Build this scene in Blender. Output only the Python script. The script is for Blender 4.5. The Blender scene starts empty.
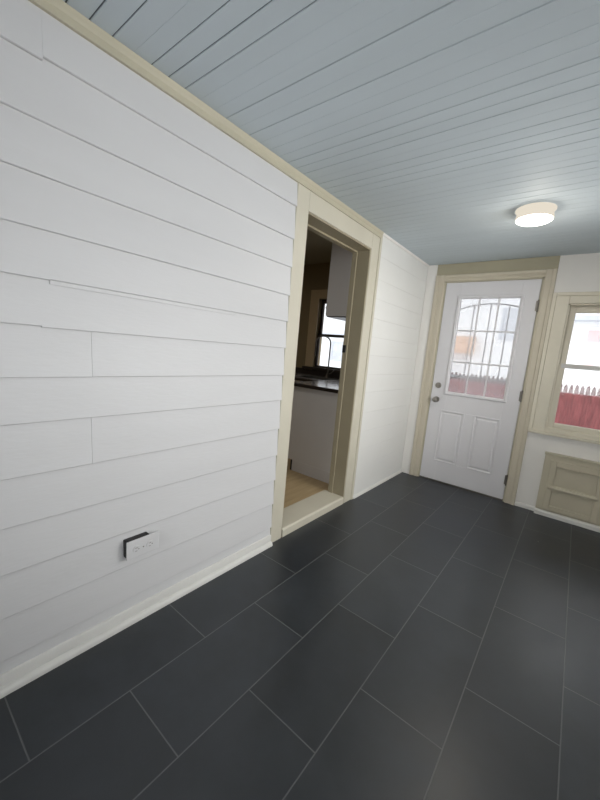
import bpy, bmesh, math, random
from mathutils import Vector, Matrix
random.seed(7)
C = bpy.context.scene.collection
PI = math.pi

# ------------------------------------------------------------------ materials
def new_mat(name):
    m = bpy.data.materials.new(name); m.use_nodes = True
    nt = m.node_tree; nt.nodes.clear()
    out = nt.nodes.new('ShaderNodeOutputMaterial')
    return m, nt, out

def lin(c):
    return tuple(((v/255)/12.92 if v/255 <= .04045 else ((v/255+.055)/1.055)**2.4) for v in c)+(1,)

def paint(name, rgb, rough=.5, var=.06, scale=6., bump=.1, bscale=60., metal=0., spec=.4, stretch=(1,1,1)):
    m, nt, out = new_mat(name)
    N, L = nt.nodes, nt.links
    b = N.new('ShaderNodeBsdfPrincipled')
    b.inputs['Roughness'].default_value = rough
    b.inputs['Metallic'].default_value = metal
    b.inputs['Specular IOR Level'].default_value = spec
    geo = N.new('ShaderNodeNewGeometry')
    mp = N.new('ShaderNodeMapping'); mp.inputs['Scale'].default_value = stretch
    L.new(geo.outputs['Position'], mp.inputs['Vector'])
    n = N.new('ShaderNodeTexNoise'); n.inputs['Scale'].default_value = scale; n.inputs['Detail'].default_value = 4
    L.new(mp.outputs['Vector'], n.inputs['Vector'])
    r = N.new('ShaderNodeValToRGB')
    c = lin(rgb)
    r.color_ramp.elements[0].position = .3; r.color_ramp.elements[1].position = .7
    r.color_ramp.elements[0].color = tuple(v*(1-var) for v in c[:3])+(1,)
    r.color_ramp.elements[1].color = tuple(min(1, v*(1+var)) for v in c[:3])+(1,)
    L.new(n.outputs['Fac'], r.inputs['Fac'])
    L.new(r.outputs['Color'], b.inputs['Base Color'])
    if bump:
        n2 = N.new('ShaderNodeTexNoise'); n2.inputs['Scale'].default_value = bscale; n2.inputs['Detail'].default_value = 3
        L.new(mp.outputs['Vector'], n2.inputs['Vector'])
        bp = N.new('ShaderNodeBump'); bp.inputs['Strength'].default_value = bump; bp.inputs['Distance'].default_value = .002
        L.new(n2.outputs['Fac'], bp.inputs['Height']); L.new(bp.outputs['Normal'], b.inputs['Normal'])
    L.new(b.outputs['BSDF'], out.inputs['Surface'])
    return m

M = {}
M['white'] = paint('painted_siding_white', (206,206,207), .42, .02, 3, .25, 45, stretch=(1,.5,2.5))
M['white_corner'] = paint('painted_siding_warm_white', (225,225,222), .45, .015, 3, .2, 45)  # warmer paint, lightened to carry brighter light on the corner stretch
M['wall_white'] = paint('wall_white', (230,228,224), .55, .02, 3, .1, 40)
M['door_white'] = paint('door_white', (214,213,216), .38, .01, 8, .12, 70, stretch=(1,1,.15))
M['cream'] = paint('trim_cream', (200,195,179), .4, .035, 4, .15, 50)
M['cream_dark'] = paint('trim_cream_shade', (186,180,159), .45, .035, 4, .15, 50)  # darker tone of the trim cream
M['jamb'] = paint('door_jamb_tan', (158,149,126), .45, .04, 4, .15, 50)  # tan, darkened to carry the shade inside the doorway
M['olive'] = paint('frieze_olive_cream', (166,160,138), .45, .04, 4, .15, 50)
M['door_casing'] = paint('door_casing_beige', (197,189,171), .42, .035, 4, .15, 50)
M['window_cream'] = paint('window_casing_cream', (217,211,194), .42, .03, 4, .12, 50)
M['base'] = paint('baseboard_white', (214,213,209), .42, .03, 8, .1, 60)
M['ceil'] = paint('ceiling_blue_grey', (190,200,206), .62, .03, 3, .12, 50, stretch=(.3,2,1))
M['gap'] = paint('ceiling_gap', (104,110,116), .9, .2, 10, 0)  # darker grey in the groove bottoms, shade put into the colour
M['taupe'] = paint('cabinet_taupe', (190,183,163), .42, .03, 5, .1, 60)
M['chrome'] = paint('brushed_nickel', (150,146,140), .28, .05, 40, 0, metal=1.)
M['bronze'] = paint('dark_hinge_metal', (120,116,110), .4, .1, 60, 0, metal=.8)
M['black'] = paint('black_plastic', (38,37,38), .5, .1, 40, 0)
M['plate'] = paint('plate_white', (208,208,209), .35, .01, 20, 0)
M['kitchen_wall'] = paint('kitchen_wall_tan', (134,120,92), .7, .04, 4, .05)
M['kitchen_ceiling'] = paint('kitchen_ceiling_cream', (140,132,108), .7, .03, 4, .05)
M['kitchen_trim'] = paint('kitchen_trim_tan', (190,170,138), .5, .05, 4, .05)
M['cab_white'] = paint('cabinet_white', (208,206,206), .45, .02, 4, .05)
M['worktop'] = paint('worktop_grey', (150,146,146), .18, .12, 60, 0)
M['work_edge'] = paint('worktop_dark_edge', (44,38,36), .35, .1, 60, 0)
M['steel'] = paint('sink_steel', (150,150,150), .3, .05, 40, 0, metal=1.)
M['dark_frame'] = paint('window_frame_dark', (52,44,38), .5, .1, 10, 0)
M['snow'] = paint('pale_ground', (222,223,226), .9, .06, 1.2, .4, 6)
M['fence_red'] = paint('fence_red_stain', (122,68,68), .7, .35, 5, .3, 40, stretch=(5,1,.7))
M['fence_tip'] = paint('fence_dark_pickets', (84,52,50), .8, .16, 9, .3, 40)
M['eave'] = paint('eave_grey', (205,208,214), .7, .05, 5, 0)
M['house_window'] = paint('house_window_grey', (206,209,214), .3, .08, 3, 0)
M['pink'] = paint('faded_pink_shutter', (236,206,206), .6, .05, 5, 0)
M['tan'] = paint('tan_awning', (214,172,140), .6, .12, 6, 0)
M['roof'] = paint('roof_grey', (170,172,178), .8, .12, 12, .2, 30)
M['storm'] = paint('storm_door_aluminium', (176,176,178), .45, .04, 12, 0, spec=.5)

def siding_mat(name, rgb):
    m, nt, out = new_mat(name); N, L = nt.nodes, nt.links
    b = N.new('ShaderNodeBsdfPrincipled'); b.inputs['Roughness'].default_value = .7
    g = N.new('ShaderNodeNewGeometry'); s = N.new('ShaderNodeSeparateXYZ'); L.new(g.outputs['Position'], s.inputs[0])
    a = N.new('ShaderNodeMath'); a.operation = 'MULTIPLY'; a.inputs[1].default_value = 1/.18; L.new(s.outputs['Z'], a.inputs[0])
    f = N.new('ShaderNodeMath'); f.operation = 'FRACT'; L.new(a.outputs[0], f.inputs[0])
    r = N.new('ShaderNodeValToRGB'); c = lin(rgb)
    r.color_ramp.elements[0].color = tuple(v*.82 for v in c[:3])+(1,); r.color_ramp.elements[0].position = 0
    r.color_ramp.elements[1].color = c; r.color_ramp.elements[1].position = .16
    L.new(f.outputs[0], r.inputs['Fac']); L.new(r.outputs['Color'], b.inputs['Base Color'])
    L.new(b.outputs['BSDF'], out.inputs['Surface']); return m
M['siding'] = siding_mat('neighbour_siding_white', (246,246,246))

def glass_mat(name, veil=0., tint=(1,1,1)):
    m, nt, out = new_mat(name); N, L = nt.nodes, nt.links
    t = N.new('ShaderNodeBsdfTransparent'); t.inputs['Color'].default_value = tint+(1,)
    gl = N.new('ShaderNodeBsdfGlossy'); gl.inputs['Roughness'].default_value = .03
    fr = N.new('ShaderNodeFresnel'); fr.inputs['IOR'].default_value = 1.45
    mx = N.new('ShaderNodeMixShader'); L.new(fr.outputs[0], mx.inputs[0]); L.new(t.outputs[0], mx.inputs[1]); L.new(gl.outputs[0], mx.inputs[2])
    last = mx
    if veil:
        d = N.new('ShaderNodeBsdfTranslucent'); d.inputs['Color'].default_value = (.95,.95,.95,1)
        nz = N.new('ShaderNodeTexNoise'); nz.inputs['Scale'].default_value = 1
        ml = N.new('ShaderNodeMath'); ml.operation = 'MULTIPLY'; ml.inputs[1].default_value = veil*2
        L.new(nz.outputs['Fac'], ml.inputs[0])
        m2 = N.new('ShaderNodeMixShader'); L.new(ml.outputs[0], m2.inputs[0]); L.new(last.outputs[0], m2.inputs[1]); L.new(d.outputs[0], m2.inputs[2]); last = m2
    L.new(last.outputs[0], out.inputs['Surface']); return m
M['glass'] = glass_mat('clear_glass')
M['hazy_glass'] = glass_mat('hazy_glass', .24)  # whitish veil stands in for reflections in the double glazing

def floor_mat():
    m, nt, out = new_mat('slate_tile'); N, L = nt.nodes, nt.links
    def math_(op, a, b=None, c=None):
        n = N.new('ShaderNodeMath'); n.operation = op
        for i, v in enumerate((a, b, c)):
            if v is None: continue
            if isinstance(v, (int, float)): n.inputs[i].default_value = v
            else: L.new(v, n.inputs[i])
        return n.outputs[0]
    g = N.new('ShaderNodeNewGeometry'); s = N.new('ShaderNodeSeparateXYZ'); L.new(g.outputs['Position'], s.inputs[0])
    W, LEN, X0, Y0, ST = .3067, .618, .005, -3.495, .294
    u = math_('DIVIDE', math_('SUBTRACT', s.outputs['X'], X0), W)
    row = math_('FLOOR', u); fu = math_('FRACT', u)
    v = math_('DIVIDE', math_('SUBTRACT', math_('SUBTRACT', s.outputs['Y'], Y0), math_('MULTIPLY', row, ST)), LEN)
    col = math_('FLOOR', v); fv = math_('FRACT', v)
    du = math_('MULTIPLY', math_('MINIMUM', fu, math_('SUBTRACT', 1., fu)), W)
    dv = math_('MULTIPLY', math_('MINIMUM', fv, math_('SUBTRACT', 1., fv)), LEN)
    d = math_('MINIMUM', du, dv)
    gr = N.new('ShaderNodeMapRange'); gr.interpolation_type = 'SMOOTHSTEP'
    gr.inputs['From Min'].default_value = .0014; gr.inputs['From Max'].default_value = .0027
    L.new(d, gr.inputs['Value'])          # 0 in the grout, 1 on the tile
    cmb = N.new('ShaderNodeCombineXYZ'); L.new(row, cmb.inputs[0]); L.new(col, cmb.inputs[1])
    wn = N.new('ShaderNodeTexWhiteNoise'); wn.noise_dimensions = '3D'; L.new(cmb.outputs[0], wn.inputs['Vector'])
    # offset noise per tile
    vm = N.new('ShaderNodeVectorMath'); vm.operation = 'MULTIPLY_ADD'
    L.new(wn.outputs['Color'], vm.inputs[0]); vm.inputs[1].default_value = (20,20,20); L.new(g.outputs['Position'], vm.inputs[2])
    n1 = N.new('ShaderNodeTexNoise'); n1.inputs['Scale'].default_value = 5; n1.inputs['Detail'].default_value = 6; n1.inputs['Roughness'].default_value = .6
    L.new(vm.outputs[0], n1.inputs['Vector'])
    ramp = N.new('ShaderNodeValToRGB')
    ramp.color_ramp.elements[0].color = lin((30,35,40)); ramp.color_ramp.elements[0].position = .3
    ramp.color_ramp.elements[1].color = lin((45,50,56)); ramp.color_ramp.elements[1].position = .72
    L.new(n1.outputs['Fac'], ramp.inputs['Fac'])
    hv = N.new('ShaderNodeHueSaturation'); L.new(ramp.outputs['Color'], hv.inputs['Color'])
    L.new(math_('MULTIPLY_ADD', wn.outputs['Value'], .35, .82), hv.inputs['Value'])
    mix = N.new('ShaderNodeMix'); mix.data_type = 'RGBA'
    L.new(gr.outputs[0], mix.inputs['Factor']); mix.inputs[6].default_value = lin((88,90,91)); L.new(hv.outputs[0], mix.inputs[7])
    # dust specks
    vo = N.new('ShaderNodeTexVoronoi'); vo.inputs['Scale'].default_value = 3.2; vo.feature = 'F1'; L.new(g.outputs['Position'], vo.inputs['Vector'])
    sp = math_('LESS_THAN', vo.outputs['Distance'], .012)
    mix2 = N.new('ShaderNodeMix'); mix2.data_type = 'RGBA'; L.new(sp, mix2.inputs['Factor'])
    L.new(mix.outputs[2], mix2.inputs[6]); mix2.inputs[7].default_value = lin((130,132,132))
    b = N.new('ShaderNodeBsdfPrincipled')
    L.new(mix2.outputs[2], b.inputs['Base Color'])
    L.new(math_('MULTIPLY_ADD', n1.outputs['Fac'], .20, .29), b.inputs['Roughness'])
    b.inputs['Specular IOR Level'].default_value = .7
    n2 = N.new('ShaderNodeTexNoise'); n2.inputs['Scale'].default_value = 26; n2.inputs['Detail'].default_value = 5; L.new(vm.outputs[0], n2.inputs['Vector'])
    h = math_('ADD', math_('MULTIPLY', n2.outputs['Fac'], .35), gr.outputs[0])
    bp = N.new('ShaderNodeBump'); bp.inputs['Strength'].default_value = .35; bp.inputs['Distance'].default_value = .0025
    L.new(h, bp.inputs['Height']); L.new(bp.outputs[0], b.inputs['Normal'])
    L.new(b.outputs[0], out.inputs['Surface']); return m
M['slate'] = floor_mat()

def wood_mat():
    m, nt, out = new_mat('kitchen_wood_floor'); N, L = nt.nodes, nt.links
    b = N.new('ShaderNodeBsdfPrincipled'); b.inputs['Roughness'].default_value = .4
    g = N.new('ShaderNodeNewGeometry'); mp = N.new('ShaderNodeMapping'); mp.inputs['Scale'].default_value = (14,1.5,1)
    L.new(g.outputs['Position'], mp.inputs[0])
    n = N.new('ShaderNodeTexNoise'); n.inputs['Scale'].default_value = 2; n.inputs['Detail'].default_value = 5; L.new(mp.outputs[0], n.inputs['Vector'])
    r = N.new('ShaderNodeValToRGB'); r.color_ramp.elements[0].color = lin((150,128,94)); r.color_ramp.elements[1].color = lin((196,174,136))
    L.new(n.outputs['Fac'], r.inputs[0]); L.new(r.outputs[0], b.inputs['Base Color']); L.new(b.outputs[0], out.inputs['Surface']); return m
M['wood'] = wood_mat()

def emit_mat(name, rgb, s):
    m, nt, out = new_mat(name); e = nt.nodes.new('ShaderNodeEmission'); e.inputs[0].default_value = rgb+(1,); e.inputs[1].default_value = s
    nt.links.new(e.outputs[0], out.inputs[0]); return m
M['lamp_rim'] = emit_mat('lamp_side_glow', (1,.91,.76), .80)
M['lamp'] = emit_mat('lamp_diffuser', (1,.95,.86), 5.)

# ------------------------------------------------------------------ mesh helpers
class MB:
    def __init__(s): s.bm = bmesh.new()
    def box(s, x0, x1, y0, y1, z0, z1, mi=0):
        x0, x1 = sorted((x0, x1)); y0, y1 = sorted((y0, y1)); z0, z1 = sorted((z0, z1))
        v = [s.bm.verts.new(p) for p in ((x0,y0,z0),(x1,y0,z0),(x1,y1,z0),(x0,y1,z0),(x0,y0,z1),(x1,y0,z1),(x1,y1,z1),(x0,y1,z1))]
        for f in ((0,3,2,1),(4,5,6,7),(0,1,5,4),(1,2,6,5),(2,3,7,6),(3,0,4,7)):
            s.bm.faces.new([v[i] for i in f]).material_index = mi
        return s
    def prism(s, prof, axis, a0, a1, mi=0):
        """prof: 2-D outline; axis: 'x','y','z' to extrude along."""
        def P(p, a):
            return {'x': (a, p[0], p[1]), 'y': (p[0], a, p[1]), 'z': (p[0], p[1], a)}[axis]
        A = [s.bm.verts.new(P(p, a0)) for p in prof]; B = [s.bm.verts.new(P(p, a1)) for p in prof]
        n = len(prof); fs = [s.bm.faces.new(A), s.bm.faces.new(B[::-1])]
        for i in range(n): fs.append(s.bm.faces.new((A[i], B[i], B[(i+1)%n], A[(i+1)%n])))
        for f in fs: f.material_index = mi
        return s
    def frame(s, x0, x1, z0, z1, w, y0, y1, wb=None, wt=None):
        """rectangular frame lying in an xz-plane"""
        wb = w if wb is None else wb; wt = w if wt is None else wt
        s.box(x0, x0+w, y0, y1, z0, z1); s.box(x1-w, x1, y0, y1, z0, z1)
        s.box(x0+w, x1-w, y0, y1, z0, z0+wb); s.box(x0+w, x1-w, y0, y1, z1-wt, z1); return s
    def lathe(s, prof, seg=32, c=(0,0,0), axis='z', mi=0):
        rings = []
        for r, h in prof:
            ring = []
            for k in range(seg):
                a = 2*PI*k/seg; x, y = r*math.cos(a), r*math.sin(a)
                p = {'z': (x, y, h), 'y': (x, h, y), 'x': (h, x, y)}[axis]
                ring.append(s.bm.verts.new((c[0]+p[0], c[1]+p[1], c[2]+p[2])))
            rings.append(ring)
        for a, b in zip(rings, rings[1:]):
            for k in range(seg): s.bm.faces.new((a[k], a[(k+1)%seg], b[(k+1)%seg], b[k])).material_index = mi
        s.bm.faces.new(rings[0][::-1]).material_index = mi; s.bm.faces.new(rings[-1]).material_index = mi
        return s
    def tube(s, pts, r, seg=10):
        pts = [Vector(p) for p in pts]; rings = []; up = Vector((0,0,1)); ref = None
        for i, p in enumerate(pts):
            t = (pts[min(i+1, len(pts)-1)]-pts[max(i-1, 0)]).normalized()
            if ref is None: ref = t.cross(up if abs(t.z) < .9 else Vector((1,0,0))).normalized()
            n = (ref - t*ref.dot(t)).normalized(); ref = n; b = t.cross(n)
            rr = r[i] if isinstance(r, (list, tuple)) else r
            rings.append([s.bm.verts.new(p+n*rr*math.cos(2*PI*k/seg)+b*rr*math.sin(2*PI*k/seg)) for k in range(seg)])
        for a, b in zip(rings, rings[1:]):
            for k in range(seg): s.bm.faces.new((a[k], a[(k+1)%seg], b[(k+1)%seg], b[k]))
        s.bm.faces.new(rings[0][::-1]); s.bm.faces.new(rings[-1]); return s
    def build(s, name, mats, parent=None, bevel=0, smooth=False, seg=2):
        bmesh.ops.recalc_face_normals(s.bm, faces=s.bm.faces)
        me = bpy.data.meshes.new(name); 
        if parent is not None:
            off = parent['_o'] if '_o' in parent else (0,0,0)
            bmesh.ops.translate(s.bm, verts=s.bm.verts, vec=[-v for v in off])
        s.bm.to_mesh(me); s.bm.free()
        for m in (mats if isinstance(mats, (list, tuple)) else [mats]): me.materials.append(m)
        o = bpy.data.objects.new(name, me); C.objects.link(o)
        if parent is not None:
            o.parent = parent
            if '_o' in parent: o['_o'] = parent['_o']
        if bevel:
            b = o.modifiers.new('bevel', 'BEVEL'); b.width = bevel; b.segments = seg; b.limit_method = 'ANGLE'; b.angle_limit = math.radians(40)
        if smooth:
            for p in me.polygons: p.use_smooth = True
            try: me.set_sharp_from_angle(angle=math.radians(40))
            except Exception: pass
        return o

def empty(name, loc):
    o = bpy.data.objects.new(name, None); C.objects.link(o); o.location = loc; o.empty_display_size = .1
    o['_o'] = tuple(loc); return o
def tag(o, label, cat, group=None, kind=None):
    o['label'] = label; o['category'] = cat
    if group: o['group'] = group
    if kind: o['kind'] = kind
    return o
def struct(o, label=None):
    o['kind'] = 'structure'
    if label: o['label'] = label
    return o

H = 2.228
XR, YB = 2.35, -4.9          # right wall, back wall
KX, KY, KH, KF = -3.1, -3.3, 2.36, .06     # kitchen extents, ceiling, floor
WT = .155                    # thickness of the wall with the doorway
DY0, DY1, DZ = -2.030, -1.252, 2.056       # doorway opening
CY0, CY1 = -2.150, -1.095    # outer edges of its casing

# ------------------------------------------------------------------ floor and ceiling
struct(MB().box(0, XR, YB, 0, -.06, 0).build('floor', M['slate']))
struct(MB().box(KX, -WT, KY, 0, 0, KF).box(-WT, 0.0, YB, 0, -.06, -.001).build('floor_kitchen', M['wood']))

def ceiling():
    mb = MB(); bm = mb.bm
    faint = {3, 7, 8, 10, 12, 18, 23, 24, 27, 30, 31, 34}
    y = -3.287; pitch = .0682; grooves = []
    k = int((YB - y)/pitch) - 1
    yy = y + k*pitch
    while yy < -.01:
        if yy > YB+.01:
            idx = round((yy-y)/pitch)
            if idx in faint: w, d = .0013, .0008
            elif idx < 30: w, d = random.choice(((.0036,.004),(.0030,.0035))) if idx < 12 else (random.choice(((.0034,.003),(.0028,.0026))) if idx > 14 and idx < 24 else (.0022,.0018))
            else: w, d = random.choice(((.0018,.0015),(.0014,.0012)))
            grooves.append((yy + random.uniform(-.002,.002), w, d))
        yy += pitch
    prof = [(YB, H)]
    mats = []
    for g, w, d in grooves:
        prof += [(g-w, H), (g-w*.55, H+d), (g+w*.55, H+d), (g+w, H)]
    prof.append((0, H))
    x0, x1 = 0, XR
    A = [bm.verts.new((x0, p[0], p[1])) for p in prof]; B = [bm.verts.new((x1, p[0], p[1])) for p in prof]
    for i in range(len(prof)-1):
        f = bm.faces.new((A[i], A[i+1], B[i+1], B[i]))
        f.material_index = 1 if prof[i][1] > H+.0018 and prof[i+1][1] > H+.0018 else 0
    # solid backing above
    mb.box(0, XR, YB, 0, H+.006, H+.10)
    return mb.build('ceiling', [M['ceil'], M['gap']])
struct(ceiling())
struct(MB().box(KX, -WT, KY, 0, KH, KH+.1).build('ceiling_kitchen', M['kitchen_ceiling']))

# ------------------------------------------------------------------ left wall with lapped boards
bots = [2.052,1.876,1.722,1.564,1.413,1.260,1.096,.945,.766,.598,.436,.277,.118]
def wall_left():
    mb = MB()
    # core round the opening
    xs = (-WT, -.022)
    mb.box(*xs, YB, DY0-.02, 0, H+.1); mb.box(*xs, DY1+.02, 0, 0, H+.1); mb.box(*xs, DY0-.02, DY1+.02, DZ+.02, H+.1)
    def board(y0, y1, z0, z1, xb, xt, mi=0):
        # outline in (x,z): thick bottom edge, face leaning back to the top
        mb.prism([(-.022, z0+.001), (xb-.002, z0), (xb, z0+.002), (xb, z0+.004), (xt, z1+.004), (-.022, z1+.004)], 'y', y0, y1, mi)
    tops = [2.178] + bots[:-1]
    lows = bots + [.0]
    tops = tops + [bots[-1]]
    for i, (zb, zt) in enumerate(zip(lows, tops)):
        xb = .0085 + random.uniform(-.001, .001); xt = -.004
        # near stretch, from the back wall to the doorway casing
        if i == 0:
            board(YB, -3.3450, zb-.010, zt, xb, xt); board(-3.3447, CY0-.001, zb, zt, xb+.0003, xt)
        elif i in (6, 8):
            board(YB, -3.2100, zb, zt, xb, xt); board(-3.2092, CY0-.001, zb+.001, zt, xb+.0006, xt+.0004)
        elif i == 4:
            board(YB, -3.336, zb, zt, xb, xt); board(-3.336, CY0-.001, zb+.002, zt, xb, xt)
            mb.prism([(-.018, zb-.012), (.004, zb-.012), (.004, zb+.001), (-.018, zb+.001)], 'y', -3.335, -2.55)
        elif i == 5:
            board(YB, -3.36, zb+.004, zt, xb, xt); board(-3.36, CY0-.001, zb, zt, xb, xt)
        else:
            board(YB, CY0-.001, zb, zt, xb, xt)
        # short stretch between the doorway and the corner, laps nearly filled with paint
        fx = -.002 + (.0036 if i in (5, 7, 8) else .0016)
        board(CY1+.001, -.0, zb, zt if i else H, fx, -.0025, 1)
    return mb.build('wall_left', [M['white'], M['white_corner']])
struct(wall_left())

# baseboard of the left wall: board with a rounded shoe in front
def shoe(mb, y0, y1):
    prof = [(0,0),(.030,0),(.030,.006)] + [(.012+.018*math.cos(a), .006+.020*math.sin(a)) for a in [PI/2*k/6 for k in range(1,7)]] + [(.012,.060),(.009,.066),(0,.068)]
    mb.prism(prof, 'y', y0, y1)
mb = MB(); shoe(mb, YB, CY0-.002); struct(mb.build('baseboard_left', M['base'], smooth=True))
mb = MB(); mb.prism([(0,0),(.018,0),(.018,.004),(.012,.014),(.006,.02),(0,.022)], 'y', CY1+.002, -.022); struct(mb.build('baseboard_left_corner', M['base'], smooth=True))

# crown moulding along the top, stopping at the doorway's far side
mb = MB(); mb.prism([(-.02,2.178),(.008,2.178),(.008,2.200),(.006,2.203),(.010,2.212),(.014,2.2275),(-.02,2.2275)], 'y', YB, CY1)
struct(mb.build('trim_1', M['cream_dark']))
mb = MB(); mb.prism([(-.0,2.212),(.006,2.213),(.012,2.2275),(-.0,2.2275)], 'y', CY1, -.0); struct(mb.build('trim_2', M['wall_white']))

# ------------------------------------------------------------------ doorway trim (casing, jambs, stop, threshold, strike plate)
t = struct(empty('trim_3', (0, (DY0+DY1)/2, 0)), 'cream casing around the open doorway to the kitchen')
mb = MB()
mb.box(-.022, .004, CY0, DY0-.010, 0, 2.178)           # left casing
mb.box(-.022, .004, DY1+.010, CY1-.030, 0, 2.178)      # right casing
mb.box(-.022, .012, CY1-.030, CY1, 0, 2.178)           # raised back band
mb.box(-.022, .004, DY0-.010, DY1+.010, DZ+.010, 2.178)
mb.build('casing', M['cream'], t, bevel=.003)
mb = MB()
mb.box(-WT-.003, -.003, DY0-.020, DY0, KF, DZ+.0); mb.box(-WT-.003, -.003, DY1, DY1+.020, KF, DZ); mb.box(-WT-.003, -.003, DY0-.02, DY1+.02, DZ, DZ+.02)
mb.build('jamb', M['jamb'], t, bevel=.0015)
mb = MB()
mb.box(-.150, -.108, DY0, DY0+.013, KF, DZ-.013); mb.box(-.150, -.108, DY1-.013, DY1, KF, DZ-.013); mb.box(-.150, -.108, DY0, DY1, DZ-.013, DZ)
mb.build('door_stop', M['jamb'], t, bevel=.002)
mb = MB(); mb.prism([(-WT-.04,0),(.006,0),(.006,.050),(-.004,.060),(-WT-.03,.064),(-WT-.04,.060)], 'y', DY0, DY1)
mb.build('threshold', M['cream'], t, bevel=.002)
mb = MB(); mb.box(-.150, -.120, DY1-.017, DY1-.012, 1.265, 1.325); mb.box(-.143,-.127, DY1-.019, DY1-.016, 1.28,1.31); mb.build('strike_plate', M['black'], t, bevel=.001)

# ------------------------------------------------------------------ far wall with front door and window
WX0, WX1, WZ0, WZ1 = 1.225, 2.11, .755, 1.835     # window opening in the far wall
DX0, DX1, DT = .187, 1.029, 2.062                  # door opening
mb = MB()
TH = .14
mb.box(0, DX0, 0, TH, 0, H+.1); mb.box(DX0, DX1, 0, TH, DT, H+.1); mb.box(DX1, WX0, 0, TH, 0, H+.1)
mb.box(WX0, WX1, 0, TH, 0, WZ0); mb.box(WX0, WX1, 0, TH, WZ1, H+.1); mb.box(WX1, XR, 0, TH, 0, H+.1)
struct(mb.build('wall_far', M['wall_white']))
mb = MB(); mb.prism([(0,0),(-.014,0),(-.014,.024),(-.008,.034),(0,.036)], 'x', 1.112, 1.268); struct(mb.build('baseboard_far', M['base']))

# corner board between left wall and door casing, and the flat board above the door
mb = MB(); mb.box(.0, .098, -.012, 0, 0, H-.001); struct(mb.build('trim_4', M['wall_white'], bevel=.002))
mb = MB(); mb.box(.098, 1.109, -.008, 0, 2.118, H-.001); struct(mb.build('trim_5', M['olive'], bevel=.002))
# door casing, stepped
def casing_profile(mb, x_in, x_out, z0, z1, axis='z'):
    pass
mb = MB()
for (xi, xo) in ((DX0+.004, .098), (DX1-.004, 1.109)):
    s = 1 if xo > xi else -1
    w = abs(xo-xi)
    prof = [(xi,0),(xi,-.012),(xi+s*.012,-.017),(xi+s*w*.45,-.014),(xi+s*w*.62,-.014),(xi+s*w*.66,-.022),(xo-s*.004,-.024),(xo,-.020),(xo,0)]
    mb.prism(prof, 'z', 0, 2.118)
prof = [(0,DT-.004),(-.012,DT-.004),(-.017,DT+.008),(-.014,DT+.026),(-.022,DT+.032),(-.024,2.114),(-.020,2.118),(0,2.118)]
mb.prism([(p[0], p[1]) for p in prof], 'x', .187, 1.029)
struct(mb.build('trim_6', M['door_casing']))
mb = MB()
mb.box(DX0, .205, .0, .13, 0, DT); mb.box(1.011, DX1, .0, .13, 0, DT); mb.box(DX0, DX1, .0, .13, 2.048, DT); 
struct(mb.build('trim_7', M['cream_dark'], bevel=.001))
mb = MB(); mb.prism([(0.0,0.0),(.0,.012),(.05,.014),(.13,.010),(.13,0.)], 'x', .205, 1.011); struct(mb.build('trim_8', M['bronze']))

# the front door -----------------------------------------------------------
SX0, SX1, SZ0, SZ1 = .2075, 1.0085, .016, 2.045
LX0, LX1, LZ0, LZ1 = .362, .876, .958, 1.893   # lite
FY = .004                                      # front face of the slab
door = struct(empty('door_1', (SX1, 0, 0)), 'white entry door with a nine-pane window and two raised lower panels')
mb = MB()
mb.box(SX0, LX0, FY, FY+.044, SZ0, SZ1); mb.box(LX1, SX1, FY, FY+.044, SZ0, SZ1)
mb.box(LX0, LX1, FY, FY+.044, LZ1, SZ1)
# lower part with two pressed panels: built as a grid with recesses
pan = [(.330,.556,.225,.765), (.652,.880,.225,.765)]
mb.box(LX0, LX1, FY+.012, FY+.044, SZ0, LZ0)
zs = (SZ0, .225, .765, LZ0)
mb.box(LX0, LX1, FY, FY+.012, SZ0, .225); mb.box(LX0, LX1, FY, FY+.012, .765, LZ0); mb.box(.556, .652, FY, FY+.012, .225, .765)
slab = mb.build('door_slab', M['door_white'], door, bevel=.0015)
# the panels reach under the stiles: build each as sunk moulding + raised field
for (a, b, c, d) in pan:
    mb = MB(); bm = mb.bm
    rings = []
    for inset, y in ((-.004, FY-.0045), (.006, FY-.006), (.014, FY+.0005), (.022, FY+.003), (.034, FY-.004), (.040, FY-.005)):
        rings.append([bm.verts.new((x, y, z)) for x, z in ((a+inset, c+inset), (b-inset, c+inset), (b-inset, d-inset), (a+inset, d-inset))])
    back = [bm.verts.new((x, FY+.002, z)) for x, z in ((a-.004, c-.004), (b+.004, c-.004), (b+.004, d+.004), (a-.004, d+.004))]
    rings.insert(0, back)
    for r0, r1 in zip(rings, rings[1:]):
        for k in range(4): bm.faces.new((r0[k], r0[(k+1)%4], r1[(k+1)%4], r1[k]))
    bm.faces.new(rings[-1]); bm.faces.new(rings[0][::-1])
    mb.build('door_panel', M['door_white'], door)
# lite surround
mb = MB(); bm = mb.bm
prev = None; rings = []
for inset, y in ((-.028, FY), (-.026, FY-.007), (-.018, FY-.012), (-.006, FY-.010), (.004, FY-.003), (.006, FY+.012)):
    rings.append([bm.verts.new((x, y, z)) for x, z in ((LX0+inset, LZ0+inset), (LX1-inset, LZ0+inset), (LX1-inset, LZ1-inset), (LX0+inset, LZ1-inset))])
for r0, r1 in zip(rings, rings[1:]):
    for k in range(4): bm.faces.new((r0[k], r0[(k+1)%4], r1[(k+1)%4], r1[k]))
mb.build('window_moulding', M['door_white'], door)
mb = MB()
for k in (1, 2):
    x = LX0+.005 + (LX1-LX0-.01)*k/3; z = LZ0 + (LZ1-LZ0)*k/3
    mb.box(x-.0075, x+.0075, FY+.006, FY+.014, LZ0, LZ1); mb.box(LX0, LX1, FY+.0065, FY+.0145, z-.0075, z+.0075)
mb.build('window_grille', M['door_white'], door, bevel=.002)
MB().box(LX0, LX1, FY+.016, FY+.019, LZ0, LZ1).build('glass_pane', M['hazy_glass'], door)
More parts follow.
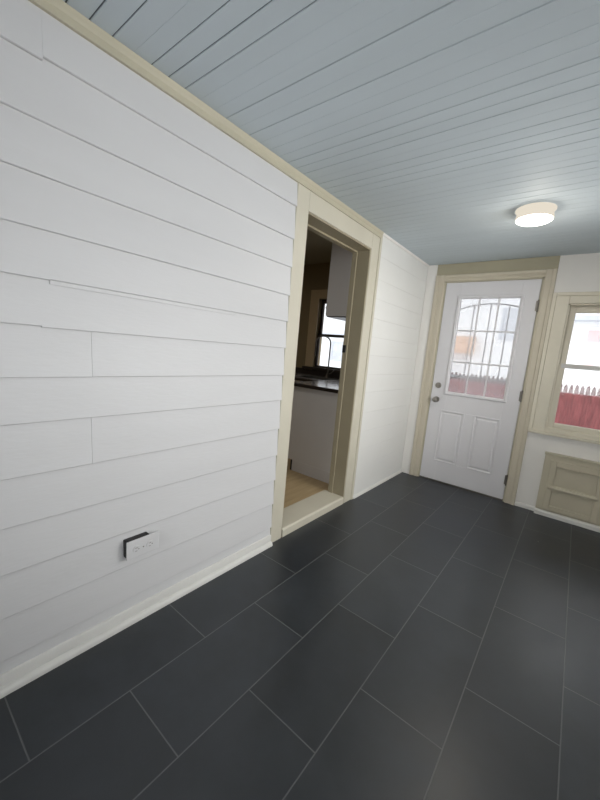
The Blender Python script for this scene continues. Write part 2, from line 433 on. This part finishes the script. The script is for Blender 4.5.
# knob and deadbolt
kx = .268
mb = MB().lathe([(.031,FY),(.031,FY-.004),(.027,FY-.009),(.012,FY-.011),(.011,FY-.030),(.020,FY-.036),(.027,FY-.046),(.028,FY-.056),(.022,FY-.066),(.010,FY-.069)], 28, (kx,0,.868), 'y')
mb.build('door_knob', M['chrome'], door, smooth=True)
mb = MB().lathe([(.030,FY),(.030,FY-.006),(.026,FY-.012),(.010,FY-.013)], 28, (kx,0,1.015), 'y'); mb.box(kx-.004, kx+.004, FY-.028, FY-.012, 1.000, 1.030)
mb.build('deadbolt', M['chrome'], door, smooth=True)
for z in (1.815, 1.012, .212):
    mb = MB().lathe([(.0065,-.048),(.0065,.048)], 12, (1.012, -.004, z), 'z'); mb.box(.995, 1.028, FY-.003, FY+.001, z-.044, z+.044)
    for q in (-.050, .050): mb.lathe([(.004,-.003),(.0075,0),(.004,.003)], 12, (1.012,-.004,z+q), 'z')
    mb.build('hinge', M['bronze'], door, smooth=True)
MB().box(SX0+.002, SX1-.002, FY+.010, FY+.034, .013, .018).build('door_sweep', M['black'], door)

# storm door outside, with an arched grille -----------------------------------
sd = struct(empty('door_2', (.19, .16, 0)), 'pale storm door with arched bars seen through the entry door')
y0, y1 = .150, .175
mb = MB(); mb.box(.15, .262, y0, y1, .0, 2.09); mb.box(.955, 1.065, y0, y1, .0, 2.09); mb.box(.262, .955, y0, y1, 1.97, 2.09)
mb.box(.262, .955, y0, y1, 0, .80); mb.box(.262, .955, y0, y1, 1.108, 1.136)
mb.build('storm_frame', M['storm'], sd, bevel=.003)
mb = MB()
pts = []
for k in range(25):
    x = .262 + (.955-.262)*k/24; q = (x-.625)/.30
    pts.append((x, .140, 1.858-.055*q*q))
mb.tube(pts, .0065, 8)
for x in (.467, .618, .778):
    q = (x-.625)/.30; mb.tube([(x, .140, 1.12), (x, .140, 1.858-.055*q*q)], .0055, 8)
mb.build('arched_bars', M['storm'], sd, smooth=True)
MB().box(.262, .955, .160, .163, .80, 1.97).build('storm_glass', M['glass'], sd)

# windows -------------------------------------------------------------------
def window_far():
    w = struct(empty('window_1', ((WX0+WX1)/2, 0, WZ0)), 'cream framed double-hung window beside the entry door')
    X0, X1, Z0, Z1 = 1.109, 2.226, .712, 1.922
    mb = MB()
    # outer back band + flat casing
    bw = .028
    for (a, b, c, d, yy) in ((X0, X0+bw, Z0, Z1, -.026), (X1-bw, X1, Z0, Z1, -.026), (X0+bw, X1-bw, Z1-bw, Z1, -.026),
                             (X0+bw, WX0+.004, Z0, Z1-bw, -.016), (WX1-.004, X1-bw, Z0, Z1-bw, -.016), (WX0+.004, WX1-.004, WZ1-.004, Z1-bw, -.016)):
        mb.box(a, b, yy, 0, c, d)
    mb.build('window_casing', M['window_cream'], w, bevel=.003)
    mb = MB(); mb.box(X0, X1, -.040, .0, Z0-.004, Z0+.016); mb.box(WX0+.004, WX1-.004, -.018, 0, Z0+.016, WZ0+.012); mb.box(WX0, WX1, -.002, .12, WZ0, WZ0+.022)
    mb.build('window_sill', M['window_cream'], w, bevel=.004)
    mb = MB(); mb.box(WX0, WX0+.016, 0, .13, WZ0, WZ1); mb.box(WX1-.016, WX1, 0, .13, WZ0, WZ1); mb.box(WX0, WX1, 0, .13, WZ1-.016, WZ1)
    mb.build('window_jamb', M['window_cream'], w)
    zm = 1.315
    lo = MB(); lo.frame(WX0+.016, WX1-.016, WZ0+.022, zm+.018, .044, .014, .044, wb=.040, wt=.034).build('lower_sash', M['window_cream'], w, bevel=.003)
    up = MB(); up.frame(WX0+.016, WX1-.016, zm-.016, WZ1-.016, .044, .048, .078, wb=.034, wt=.056).build('upper_sash', M['window_cream'], w, bevel=.003)
    MB().box(WX0+.05, WX1-.05, .028, .031, WZ0+.05, zm).build('glass_pane', M['glass'], w)
    MB().box(WX0+.05, WX1-.05, .062, .065, zm, WZ1-.06).build('glass_pane', M['glass'], w)
    MB().box(WX0+.03, WX1-.03, .010, .046, zm-.018, zm+.020).build('meeting_rail', M['base'], w, bevel=.002)
    mb = MB(); xm = (WX0+WX1)/2
    mb.lathe([(.016,0),(.016,.006),(.008,.010)], 16, (xm,.028,zm+.022), 'z'); mb.box(xm-.026, xm+.012, .022,.034, zm+.030, zm+.038); mb.box(xm-.030,xm+.030,.014,.042,zm+.020,zm+.024)
    mb.build('sash_lock', M['chrome'], w, bevel=.002)
window_far()

# ------------------------------------------------------------------ right wall with a row of windows, back wall
rw = [(-4.45,-3.45), (-3.20,-2.20), (-1.95,-.95)]
mb = MB(); T = .14; last = YB
z0, z1 = .80, 1.92
mb.box(XR, XR+T, YB, 0+.14, -.06, z0); mb.box(XR, XR+T, YB, .14, z1, H+.1)
for a, b in rw: mb.box(XR, XR+T, last, a, z0, z1); last = b
mb.box(XR, XR+T, last, .14, z0, z1)
struct(mb.build('wall_right', M['wall_white']))
for i, (a, b) in enumerate(rw):
    w = struct(empty('window_%d' % (i+2), (XR, (a+b)/2, z0)))
    mb = MB()
    for (p, q, r, s_) in ((a-.1, a+.004, z0-.02, z1+.1), (b-.004, b+.1, z0-.02, z1+.1), (a+.004, b-.004, z1-.004, z1+.1)): mb.box(XR-.018, XR, p, q, r, s_)
    mb.box(XR-.05, XR, a-.1, b+.1, z0-.045, z0-.02); mb.box(XR-.03, XR+.02, a, b, z0-.02, z0+.004)
    mb.build('window_casing', M['cream'], w, bevel=.003)
    mb = MB(); zm = 1.33
    for (p, q, r, s_) in ((z0, zm+.018, .03, .06), (zm-.018, z1, .065, .095)):
        mb.box(XR+r, XR+s_, a, a+.045, p, q); mb.box(XR+r, XR+s_, b-.045, b, p, q); mb.box(XR+r, XR+s_, a+.045, b-.045, p, p+.04); mb.box(XR+r, XR+s_, a+.045, b-.045, q-.04, q)
    mb.build('window_frame', M['cream'], w, bevel=.003)
    MB().box(XR+.045, XR+.048, a+.04, b-.04, z0+.03, zm).box(XR+.080, XR+.083, a+.04, b-.04, zm, z1-.03).build('glass_pane', M['glass'], w)
mb = MB(); bx = (.55, 1.95)
mb.box(-WT, bx[0], YB-.12, YB, -.06, H+.1); mb.box(bx[1], XR+T, YB-.12, YB, -.06, H+.1); mb.box(*bx, YB-.12, YB, -.06, z0); mb.box(*bx, YB-.12, YB, z1, H+.1)
struct(mb.build('wall_back', M['wall_white']))
w = struct(empty('window_6', (1.25, YB, z0)))  # added window, opened to go with the back fill
MB().frame(bx[0]-.1, bx[1]+.1, z0-.1, z1+.1, .104, YB, YB+.018).build('window_casing', M['cream'], w, bevel=.003)
MB().frame(bx[0], bx[1], z0, z1, .045, YB-.09, YB-.05).box(bx[0]+.045, bx[1]-.045, YB-.085, YB-.055, 1.31, 1.35).build('window_frame', M['cream'], w, bevel=.003)
MB().box(bx[0]+.04, bx[1]-.04, YB-.072, YB-.069, z0+.04, z1-.04).build('glass_pane', M['glass'], w)
mb = MB(); mb.box(XR-.014, XR, YB, 0, 0, .08); struct(mb.build('baseboard_right', M['base'], bevel=.003))

# ------------------------------------------------------------------ built-in cabinet under the window
cab = empty('storage_cabinet', (1.95, -.0, 0))
tag(cab, 'taupe panelled low cabinet built against the wall under the window', 'cabinet')
CX0, CX1, CF = 1.270, 2.20, -.045
mb = MB(); mb.box(CX0, CX1, CF, -.0005, .046, .545); mb.box(CX0-.006, CX1+.006, CF-.010, -.0005, .545, .560); mb.build('cabinet_body', M['taupe'], cab, bevel=.003)
mb = MB(); mb.prism([(-.0005,0),(CF-.020,0),(CF-.020,.030),(CF-.010,.044),(-.0005,.046)], 'x', CX0-.004, CX1+.004); mb.build('plinth', M['base'], cab, bevel=.002)
def cab_door(x0, x1):
    z0, z1, zr = .062, .505, .262
    mb = MB(); f = CF-.012
    mb.box(x0, x0+.045, f, CF, z0, z1); mb.box(x1-.045, x1, f, CF, z0, z1); mb.box(x0+.045, x1-.045, f, CF, z1-.045, z1); mb.box(x0+.045, x1-.045, f, CF, z0, z0+.04)
    d = mb.build('cabinet_door', M['taupe'], cab, bevel=.003)
    mb = MB(); mb.prism([(CF,zr-.022),(f-.006,zr-.018),(f-.012,zr),(f-.006,zr+.018),(CF,zr+.022)], 'x', x0+.010, x1-.028); mb.build('door_rail', M['taupe'], d)
    mb = MB(); mb.prism([(CF,z1-.055),(f-.004,z1-.052),(f-.006,z1-.046),(CF,z1-.040)], 'x', x0+.045, x1-.02); mb.build('door_bead', M['taupe'], d)
cab_door(1.318, 1.690); cab_door(1.74, 2.11)

# ------------------------------------------------------------------ ceiling light
LP = (1.024, -1.105)
cl = empty('ceiling_light', (LP[0], LP[1], H)); tag(cl, 'round flush ceiling light, switched on, near the entry door', 'ceiling light')
MB().lathe([(.108,H-.0005),(.108,H-.008),(.104,H-.013),(.096,H-.014)], 48, (LP[0],LP[1],0), 'z').build('base_plate', M['lamp_rim'], cl, smooth=True)
MB().lathe([(.098,H-.012),(.098,H-.030),(.102,H-.052),(.101,H-.058),(.097,H-.060)], 48, (LP[0],LP[1],0), 'z').build('rim', M['lamp_rim'], cl, smooth=True)
MB().lathe([(.098,H-.058),(.097,H-.064),(.088,H-.070),(.060,H-.075),(.020,H-.077)], 48, (LP[0],LP[1],0), 'z').build('diffuser', M['lamp'], cl, smooth=True)

# ------------------------------------------------------------------ wall outlet on the near boards
ol = empty('wall_outlet', (.0, -3.004, .362)); tag(ol, 'white horizontal double wall outlet on a dark raised box, low on the white boards', 'outlet')
oy0, oy1, oz0, oz1 = -3.088, -2.945, .322, .404
MB().box(-.004, .030, oy0+.002, oy1-.040, oz0+.006, oz1-.001).build('outlet_box', M['black'], ol, bevel=.002)
pl = MB().box(.030, .036, oy0, oy1, oz0, oz1).build('cover_plate', M['plate'], ol, bevel=.002)
for s_ in (-1, 1):
    yc = -3.016 + s_*.030
    r = MB().lathe([(.0165,.036),(.0165,.0385)], 24, (0, yc, .360), 'x').build('socket', M['plate'], pl, smooth=True)
    mb = MB(); mb.box(.0384, .0389, yc-.007, yc+.003, .366, .368); mb.box(.0384, .0389, yc-.007, yc+.002, .352, .354); mb.box(.0384,.0389, yc+.006, yc+.010, .358,.362)
    mb.build('socket_slots', M['bronze'], r)
MB().lathe([(.003,.036),(.003,.0375)], 12, (0,-3.016,.360), 'x').build('screw', M['chrome'], pl)

# ------------------------------------------------------------------ kitchen beyond the doorway
KWX0, KWX1, KWZ0, KWZ1 = -1.36, -.42, 1.045, 1.92
mb = MB()
mb.box(KX-.12, KWX0, 0, TH, 0, KH+.1); mb.box(KWX1, -.0, 0, TH, 0, KH+.1); mb.box(KWX0, KWX1, 0, TH, 0, KWZ0); mb.box(KWX0, KWX1, 0, TH, KWZ1, KH+.1)
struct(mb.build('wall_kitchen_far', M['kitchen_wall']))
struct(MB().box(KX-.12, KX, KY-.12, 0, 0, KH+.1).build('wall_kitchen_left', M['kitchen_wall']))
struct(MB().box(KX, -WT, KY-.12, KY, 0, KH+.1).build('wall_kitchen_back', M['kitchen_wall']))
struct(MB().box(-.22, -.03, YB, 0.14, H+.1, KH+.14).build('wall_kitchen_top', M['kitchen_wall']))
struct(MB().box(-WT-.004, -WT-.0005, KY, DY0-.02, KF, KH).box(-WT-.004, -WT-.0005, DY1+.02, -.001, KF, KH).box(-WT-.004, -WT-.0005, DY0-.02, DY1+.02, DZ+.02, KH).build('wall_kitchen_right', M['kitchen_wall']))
kw = struct(empty('window_5', ((KWX0+KWX1)/2, 0, KWZ0)), 'bright kitchen window above the worktop, seen through the doorway')
mb = MB(); mb.box(KWX0-.13, KWX0+.004, -.018, 0, KWZ0-.05, KWZ1+.11); mb.box(KWX1-.004, KWX1+.13, -.018, 0, KWZ0-.05, KWZ1+.11); mb.box(KWX0+.004, KWX1-.004, -.018, 0, KWZ1-.004, KWZ1+.11)
mb.build('window_casing', M['kitchen_trim'], kw, bevel=.004)
mb = MB(); mb.box(KWX0-.15, KWX1+.15, -.05, 0, KWZ0-.03, KWZ0-.0); mb.build('window_sill', M['dark_frame'], kw, bevel=.003)
mb = MB(); zm = 1.462
mb.frame(KWX0, KWX1, KWZ0, zm+.017, .028, .03, .06, wb=.024, wt=.03); mb.frame(KWX0, KWX1, zm-.017, KWZ1, .028, .065, .095, wb=.03, wt=.05)
mb.build('window_frame', M['dark_frame'], kw, bevel=.002)
MB().box(KWX0+.02, KWX1-.02, .044, .047, KWZ0+.02, zm).box(KWX0+.02, KWX1-.02, .079, .082, zm, KWZ1-.03).build('glass_pane', M['glass'], kw)

bc = empty('base_cabinet', (-.46, -.55, KF)); tag(bc, 'white base cabinet end panel under the kitchen worktop', 'cabinet')
bx0, bx1, by0 = -.775, -WT-.006, -1.107
mb = MB(); mb.box(bx0+.075, bx1, by0, -.001, KF+.0005, .17); mb.box(bx0, bx1, by0, -.001, .17, .905); mb.box(-2.5, bx0, -.58, -.001, KF+.0005, .905); mb.build('carcass', M['cab_white'], bc, bevel=.002)
for (a, b) in ((-1.06,-.63),):
    d = MB().box(bx0-.018, bx0, -1.09, -.62, .19, .885).build('cabinet_door', M['cab_white'], bc, bevel=.003)
    MB().tube([(bx0-.018,-1.04,.72),(bx0-.045,-1.04,.73),(bx0-.045,-1.04,.81),(bx0-.018,-1.04,.82)], .005, 8).build('handle', M['chrome'], d, smooth=True)
MB().box(bx0+.055, bx0+.075, by0+.002, -.58, KF+.0005, .165).build('toe_kick', M['black'], bc)
wt_ = empty('worktop', (-.46, -.55, .905)); tag(wt_, 'grey kitchen worktop with dark edge on the white base cabinet', 'worktop')
mb = MB(); sx0, sx1, sy0, sy1 = -1.28, -.84, -.48, -.14
mb.box(bx0-.025, bx1, by0-.02, -.001, .9095, .938); mb.box(sx1, bx0-.025, -.61, -.001, .9095, .938); mb.box(-2.5, sx0, -.61, -.001, .9095, .938); mb.box(sx0, sx1, -.61, sy0, .9095, .938); mb.box(sx0, sx1, sy1, -.001, .9095, .938)
mb.build('top_surface', M['worktop'], wt_, bevel=.002)
mb = MB(); mb.box(bx0-.030, bx1, by0-.025, by0-.019, .9055, .9375); mb.box(bx0-.031, bx0-.025, by0-.020, -.615, .9055, .9375); mb.box(-2.5, bx0-.026, -.616, -.610, .9055, .9375)
mb.build('edge_band', M['work_edge'], wt_)
MB().box(-2.5, bx1, -.018, -.001, .9385, 1.013).build('backsplash', M['work_edge'], wt_, bevel=.002)  # dark colour carries the shadow on the backsplash
sk = empty('kitchen_sink', (-1.06,-.31,.905)); tag(sk, 'steel sink basin set in the kitchen worktop below the window', 'sink')
mb = MB(); e = .002
mb.box(sx0+e, sx0+e+.006, sy0+e, sy1-e, .91, .939); mb.box(sx1-e-.006, sx1-e, sy0+e, sy1-e, .91, .939); mb.box(sx0+e, sx1-e, sy0+e, sy0+e+.006, .91, .939); mb.box(sx0+e, sx1-e, sy1-e-.006, sy1-e, .91, .939); mb.box(sx0+e, sx1-e, sy0+e, sy1-e, .9065, .911)
mb.build('basin', M['steel'], sk)
fc = empty('kitchen_faucet', (-1.06, -.09, .938)); tag(fc, 'tall gooseneck kitchen faucet in front of the kitchen window', 'faucet')
fx = -1.06
pts = [(fx,-.09,.945),(fx,-.09,1.36)]
for k in range(1, 13):
    a = PI*k/12; pts.append((fx-.075+.075*math.cos(a), -.09-.05*(1-math.cos(a)), 1.36+.085*math.sin(a)))
pts += [(fx-.15,-.19,1.24),(fx-.15,-.19,1.20)]
MB().tube(pts, .009, 12).build('spout', M['bronze'], fc, smooth=True)
MB().lathe([(.030,.9385),(.030,.950),(.020,.965),(.018,.99)], 24, (fx,-.09,0), 'z').build('base', M['bronze'], fc, smooth=True)
MB().tube([(fx+.018,-.09,.985),(fx+.05,-.09,1.0),(fx+.085,-.09,1.035)], .006, 8).build('handle', M['bronze'], fc, smooth=True)

wc = empty('wall_cabinet', (-.32, -.6, 1.56)); tag(wc, 'white upper cabinet hanging on the kitchen wall beside the window', 'cabinet')
ux0 = -.445
uz = 1.572
MB().box(ux0, -WT-.006, -1.112, -.36, uz, KH-.001).build('carcass', M['cab_white'], wc, bevel=.002)
for a, b in ((-1.108,-.742),(-.734,-.364)):
    d = MB().box(ux0-.018, ux0-.001, a, b, uz+.004, KH-.05).build('cabinet_door', M['cab_white'], wc, bevel=.002)
    MB().lathe([(.006,ux0-.018),(.006,ux0-.030),(.014,ux0-.036),(.012,ux0-.044)], 16, (0, a+.04, uz+.08), 'x').build('knob', M['chrome'], d, smooth=True)
MB().box(ux0, -WT-.006, -1.112, -.36, uz-.008, uz-.0005).build('light_rail', M['work_edge'], wc)  # dark sheet across the whole cabinet underside

# ------------------------------------------------------------------ outdoors
struct(MB().box(-30, 30, .2, 40, -.62, -.5).build('ground', M['snow']))
struct(MB().box(.0, 1.2, .145, 1.2, -.5, -.03).build('porch_step', M['snow'], bevel=.01))
struct(MB().box(XR+T, 30, -20, .2, -.62, -.5).build('ground_side', M['snow']))

fe = empty('picket_fence', (0, 5.5, -.5)); tag(fe, 'faded red wooden picket fence standing outside beyond the window', 'fence')
def picket(x):
    w = .041; zt = .985 + random.uniform(-.012,.012); hw = random.uniform(.97,1.03)
    mb = MB(); w *= hw
    mb.prism([(x-w,-.5),(x+w,-.5),(x+w,zt-.075),(x+w*.75,zt-.06),(x+w*.92,zt-.03),(x+w*.35,zt+.035),(x-w*.35,zt+.035),(x-w*.92,zt-.03),(x-w*.75,zt-.06),(x-w,zt-.075)], 'y', 5.49, 5.51)
    return mb
n = 0
x = -3.2
while x < 4.4 and n < 99:
    picket(x).build('picket', M['fence_tip'], fe, bevel=0); x += .092; n += 1
for z in (.0, .62):
    MB().box(-3.25, 4.4, 5.512, 5.55, z, z+.09).build('fence_rail', M['fence_red'], fe)
MB().box(-3.25, 4.4, 5.462, 5.484, -.5, .845).build('front_boards', M['fence_red'], fe)

def nwin(x0, x1, z0, z1, y, par, mat, shutters=None):
    f = MB().frame(x0, x1, z0, z1, .07, y-.05, y-.001).build('window_frame', M['eave'], par)
    MB().box(x0+.07, x1-.07, y-.02, y-.001, z0+.07, z1-.07).box(x0+.07, x1-.07, y-.03, y-.02, (z0+z1)/2-.02, (z0+z1)/2+.02).build('pane', mat, f)
    if shutters:
        for s_ in ((x0-.34, x0-.03), (x1+.03, x1+.34)): MB().box(*s_, y-.03, y-.001, z0, z1).build('shutter', M['pink'], par)

h1 = empty('neighbour_house', (2, 12, -.5)); tag(h1, 'pale white-sided house with faint pink shutters beyond the red fence', 'house')
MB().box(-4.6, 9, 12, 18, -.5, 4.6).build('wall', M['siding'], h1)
MB().prism([(11.5,4.5),(18.5,4.5),(18.5,4.7),(15,7.2),(11.5,4.7)], 'x', -5.0, 9.4).build('roof', M['roof'], h1)
MB().box(-5.0, 9.4, 11.4, 11.5, 4.42, 4.72).build('eave_board', M['eave'], h1)
MB().box(0.6, 5.0, 11.6, 12, 3.05, 3.2).build('porch_hood', M['eave'], h1)
nwin(1.75, 2.5, 1.5, 2.75, 12, h1, M['pink'], True)
nwin(4.2, 5.0, 1.5, 2.75, 12, h1, M['pink'], True)
nwin(-1.3, -.5, 2.3, 3.5, 12, h1, M['house_window'])
MB().prism([(11.2,1.66),(12,1.66),(12,2.36),(11.9,2.36),(11.2,1.80)], 'x', -3.3, -2.1).build('awning', M['tan'], h1)

h2 = empty('white_house', (-11, 10, -.5)); tag(h2, 'white house with a grey window seen through the kitchen window', 'house')
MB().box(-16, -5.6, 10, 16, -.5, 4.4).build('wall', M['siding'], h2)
MB().prism([(9.6,4.35),(16.4,4.35),(13,6.6)], 'x', -16.3, -5.3).build('roof', M['roof'], h2)
nwin(-7.75, -7.0, .85, 1.75, 10, h2, M['house_window'])
nwin(-9.6, -9.2, .6, 1.9, 10, h2, M['house_window'])
MB().box(-16, -5.6, 9.9, 10, 2.02, 2.12).build('belt_board', M['eave'], h2)

# ------------------------------------------------------------------ light
w = bpy.data.worlds.new('World'); bpy.context.scene.world = w; w.use_nodes = True
nt = w.node_tree; nt.nodes.clear()
o = nt.nodes.new('ShaderNodeOutputWorld'); bg = nt.nodes.new('ShaderNodeBackground')
tc = nt.nodes.new('ShaderNodeTexCoord'); sp = nt.nodes.new('ShaderNodeSeparateXYZ'); rp = nt.nodes.new('ShaderNodeValToRGB')
rp.color_ramp.elements[0].color = (.86,.90,.95,1); rp.color_ramp.elements[1].color = (.95,.98,1,1); rp.color_ramp.elements[1].position = .6
nt.links.new(tc.outputs['Generated'], sp.inputs[0]); nt.links.new(sp.outputs['Z'], rp.inputs[0]); nt.links.new(rp.outputs[0], bg.inputs[0])
bg.inputs[1].default_value = 2.2
nt.links.new(bg.outputs[0], o.inputs[0])

def area(name, loc, rot, sx, sy, power, col):
    l = bpy.data.lights.new(name, 'AREA'); l.shape = 'RECTANGLE'; l.size = sx; l.size_y = sy; l.energy = power; l.color = col
    ob = bpy.data.objects.new(name, l); C.objects.link(ob); ob.location = loc; ob.rotation_euler = rot; return ob
for i, (a, b) in enumerate(rw):
    area('window_daylight', (XR+.22, (a+b)/2, 1.4), (0, PI/2, 0), 1.1, .95, (2, 9, 40)[i], (1,.985,.96))
area('window_daylight_back', (1.25, YB-.2, 1.4), (PI/2, 0, 0), 1.35, 1.1, 24, (1,.985,.96))  # added fill from behind the camera, brightens the far wall
area('kitchen_lamp', (-1.6, -1.9, KH-.06), (0, 0, 0), .5, .5, 8, (1,.93,.82))  # added fill to brighten the kitchen, no lamp known there
pt = bpy.data.lights.new('ceiling_lamp', 'AREA'); pt.shape = 'DISK'; pt.size = .2; pt.energy = 3.5; pt.color = (1,.92,.80)
ob = bpy.data.objects.new('ceiling_lamp', pt); C.objects.link(ob); ob.location = (LP[0], LP[1], H-.080)
pt = bpy.data.lights.new('lamp_glow', 'POINT'); pt.energy = 2.4; pt.color = (1,.92,.80); pt.shadow_soft_size = .06
ob = bpy.data.objects.new('lamp_glow', pt); C.objects.link(ob); ob.location = (LP[0], LP[1], H-.14)

# ------------------------------------------------------------------ camera
cam = bpy.data.cameras.new('camera'); co = bpy.data.objects.new('camera', cam); C.objects.link(co)
yaw, pit, rol, f = .6632, -.1449, .0875, 349.53
fwd = Vector((-math.sin(yaw)*math.cos(pit), math.cos(yaw)*math.cos(pit), math.sin(pit)))
right = Vector((math.cos(yaw), math.sin(yaw), 0)); up = right.cross(fwd)
R = right*math.cos(rol)+up*math.sin(rol); U = -right*math.sin(rol)+up*math.cos(rol)
mat = Matrix((R, U, -fwd)).transposed().to_4x4(); mat.translation = Vector((1.3881, -3.7378, 1.2641))
co.matrix_world = mat
cam.sensor_fit = 'HORIZONTAL'; cam.sensor_width = 36; cam.lens = f*36/600; cam.clip_start = .02; cam.clip_end = 200
sc = bpy.context.scene; sc.camera = co
sc.view_settings.view_transform = 'Standard'; sc.view_settings.look = 'None'; sc.view_settings.exposure = 0
sc.cycles.use_denoising = True
sc.cycles.max_bounces = 10; sc.cycles.diffuse_bounces = 6; sc.cycles.transparent_max_bounces = 12
for o in list(bpy.data.objects):
    if '_o' in o: del o['_o']
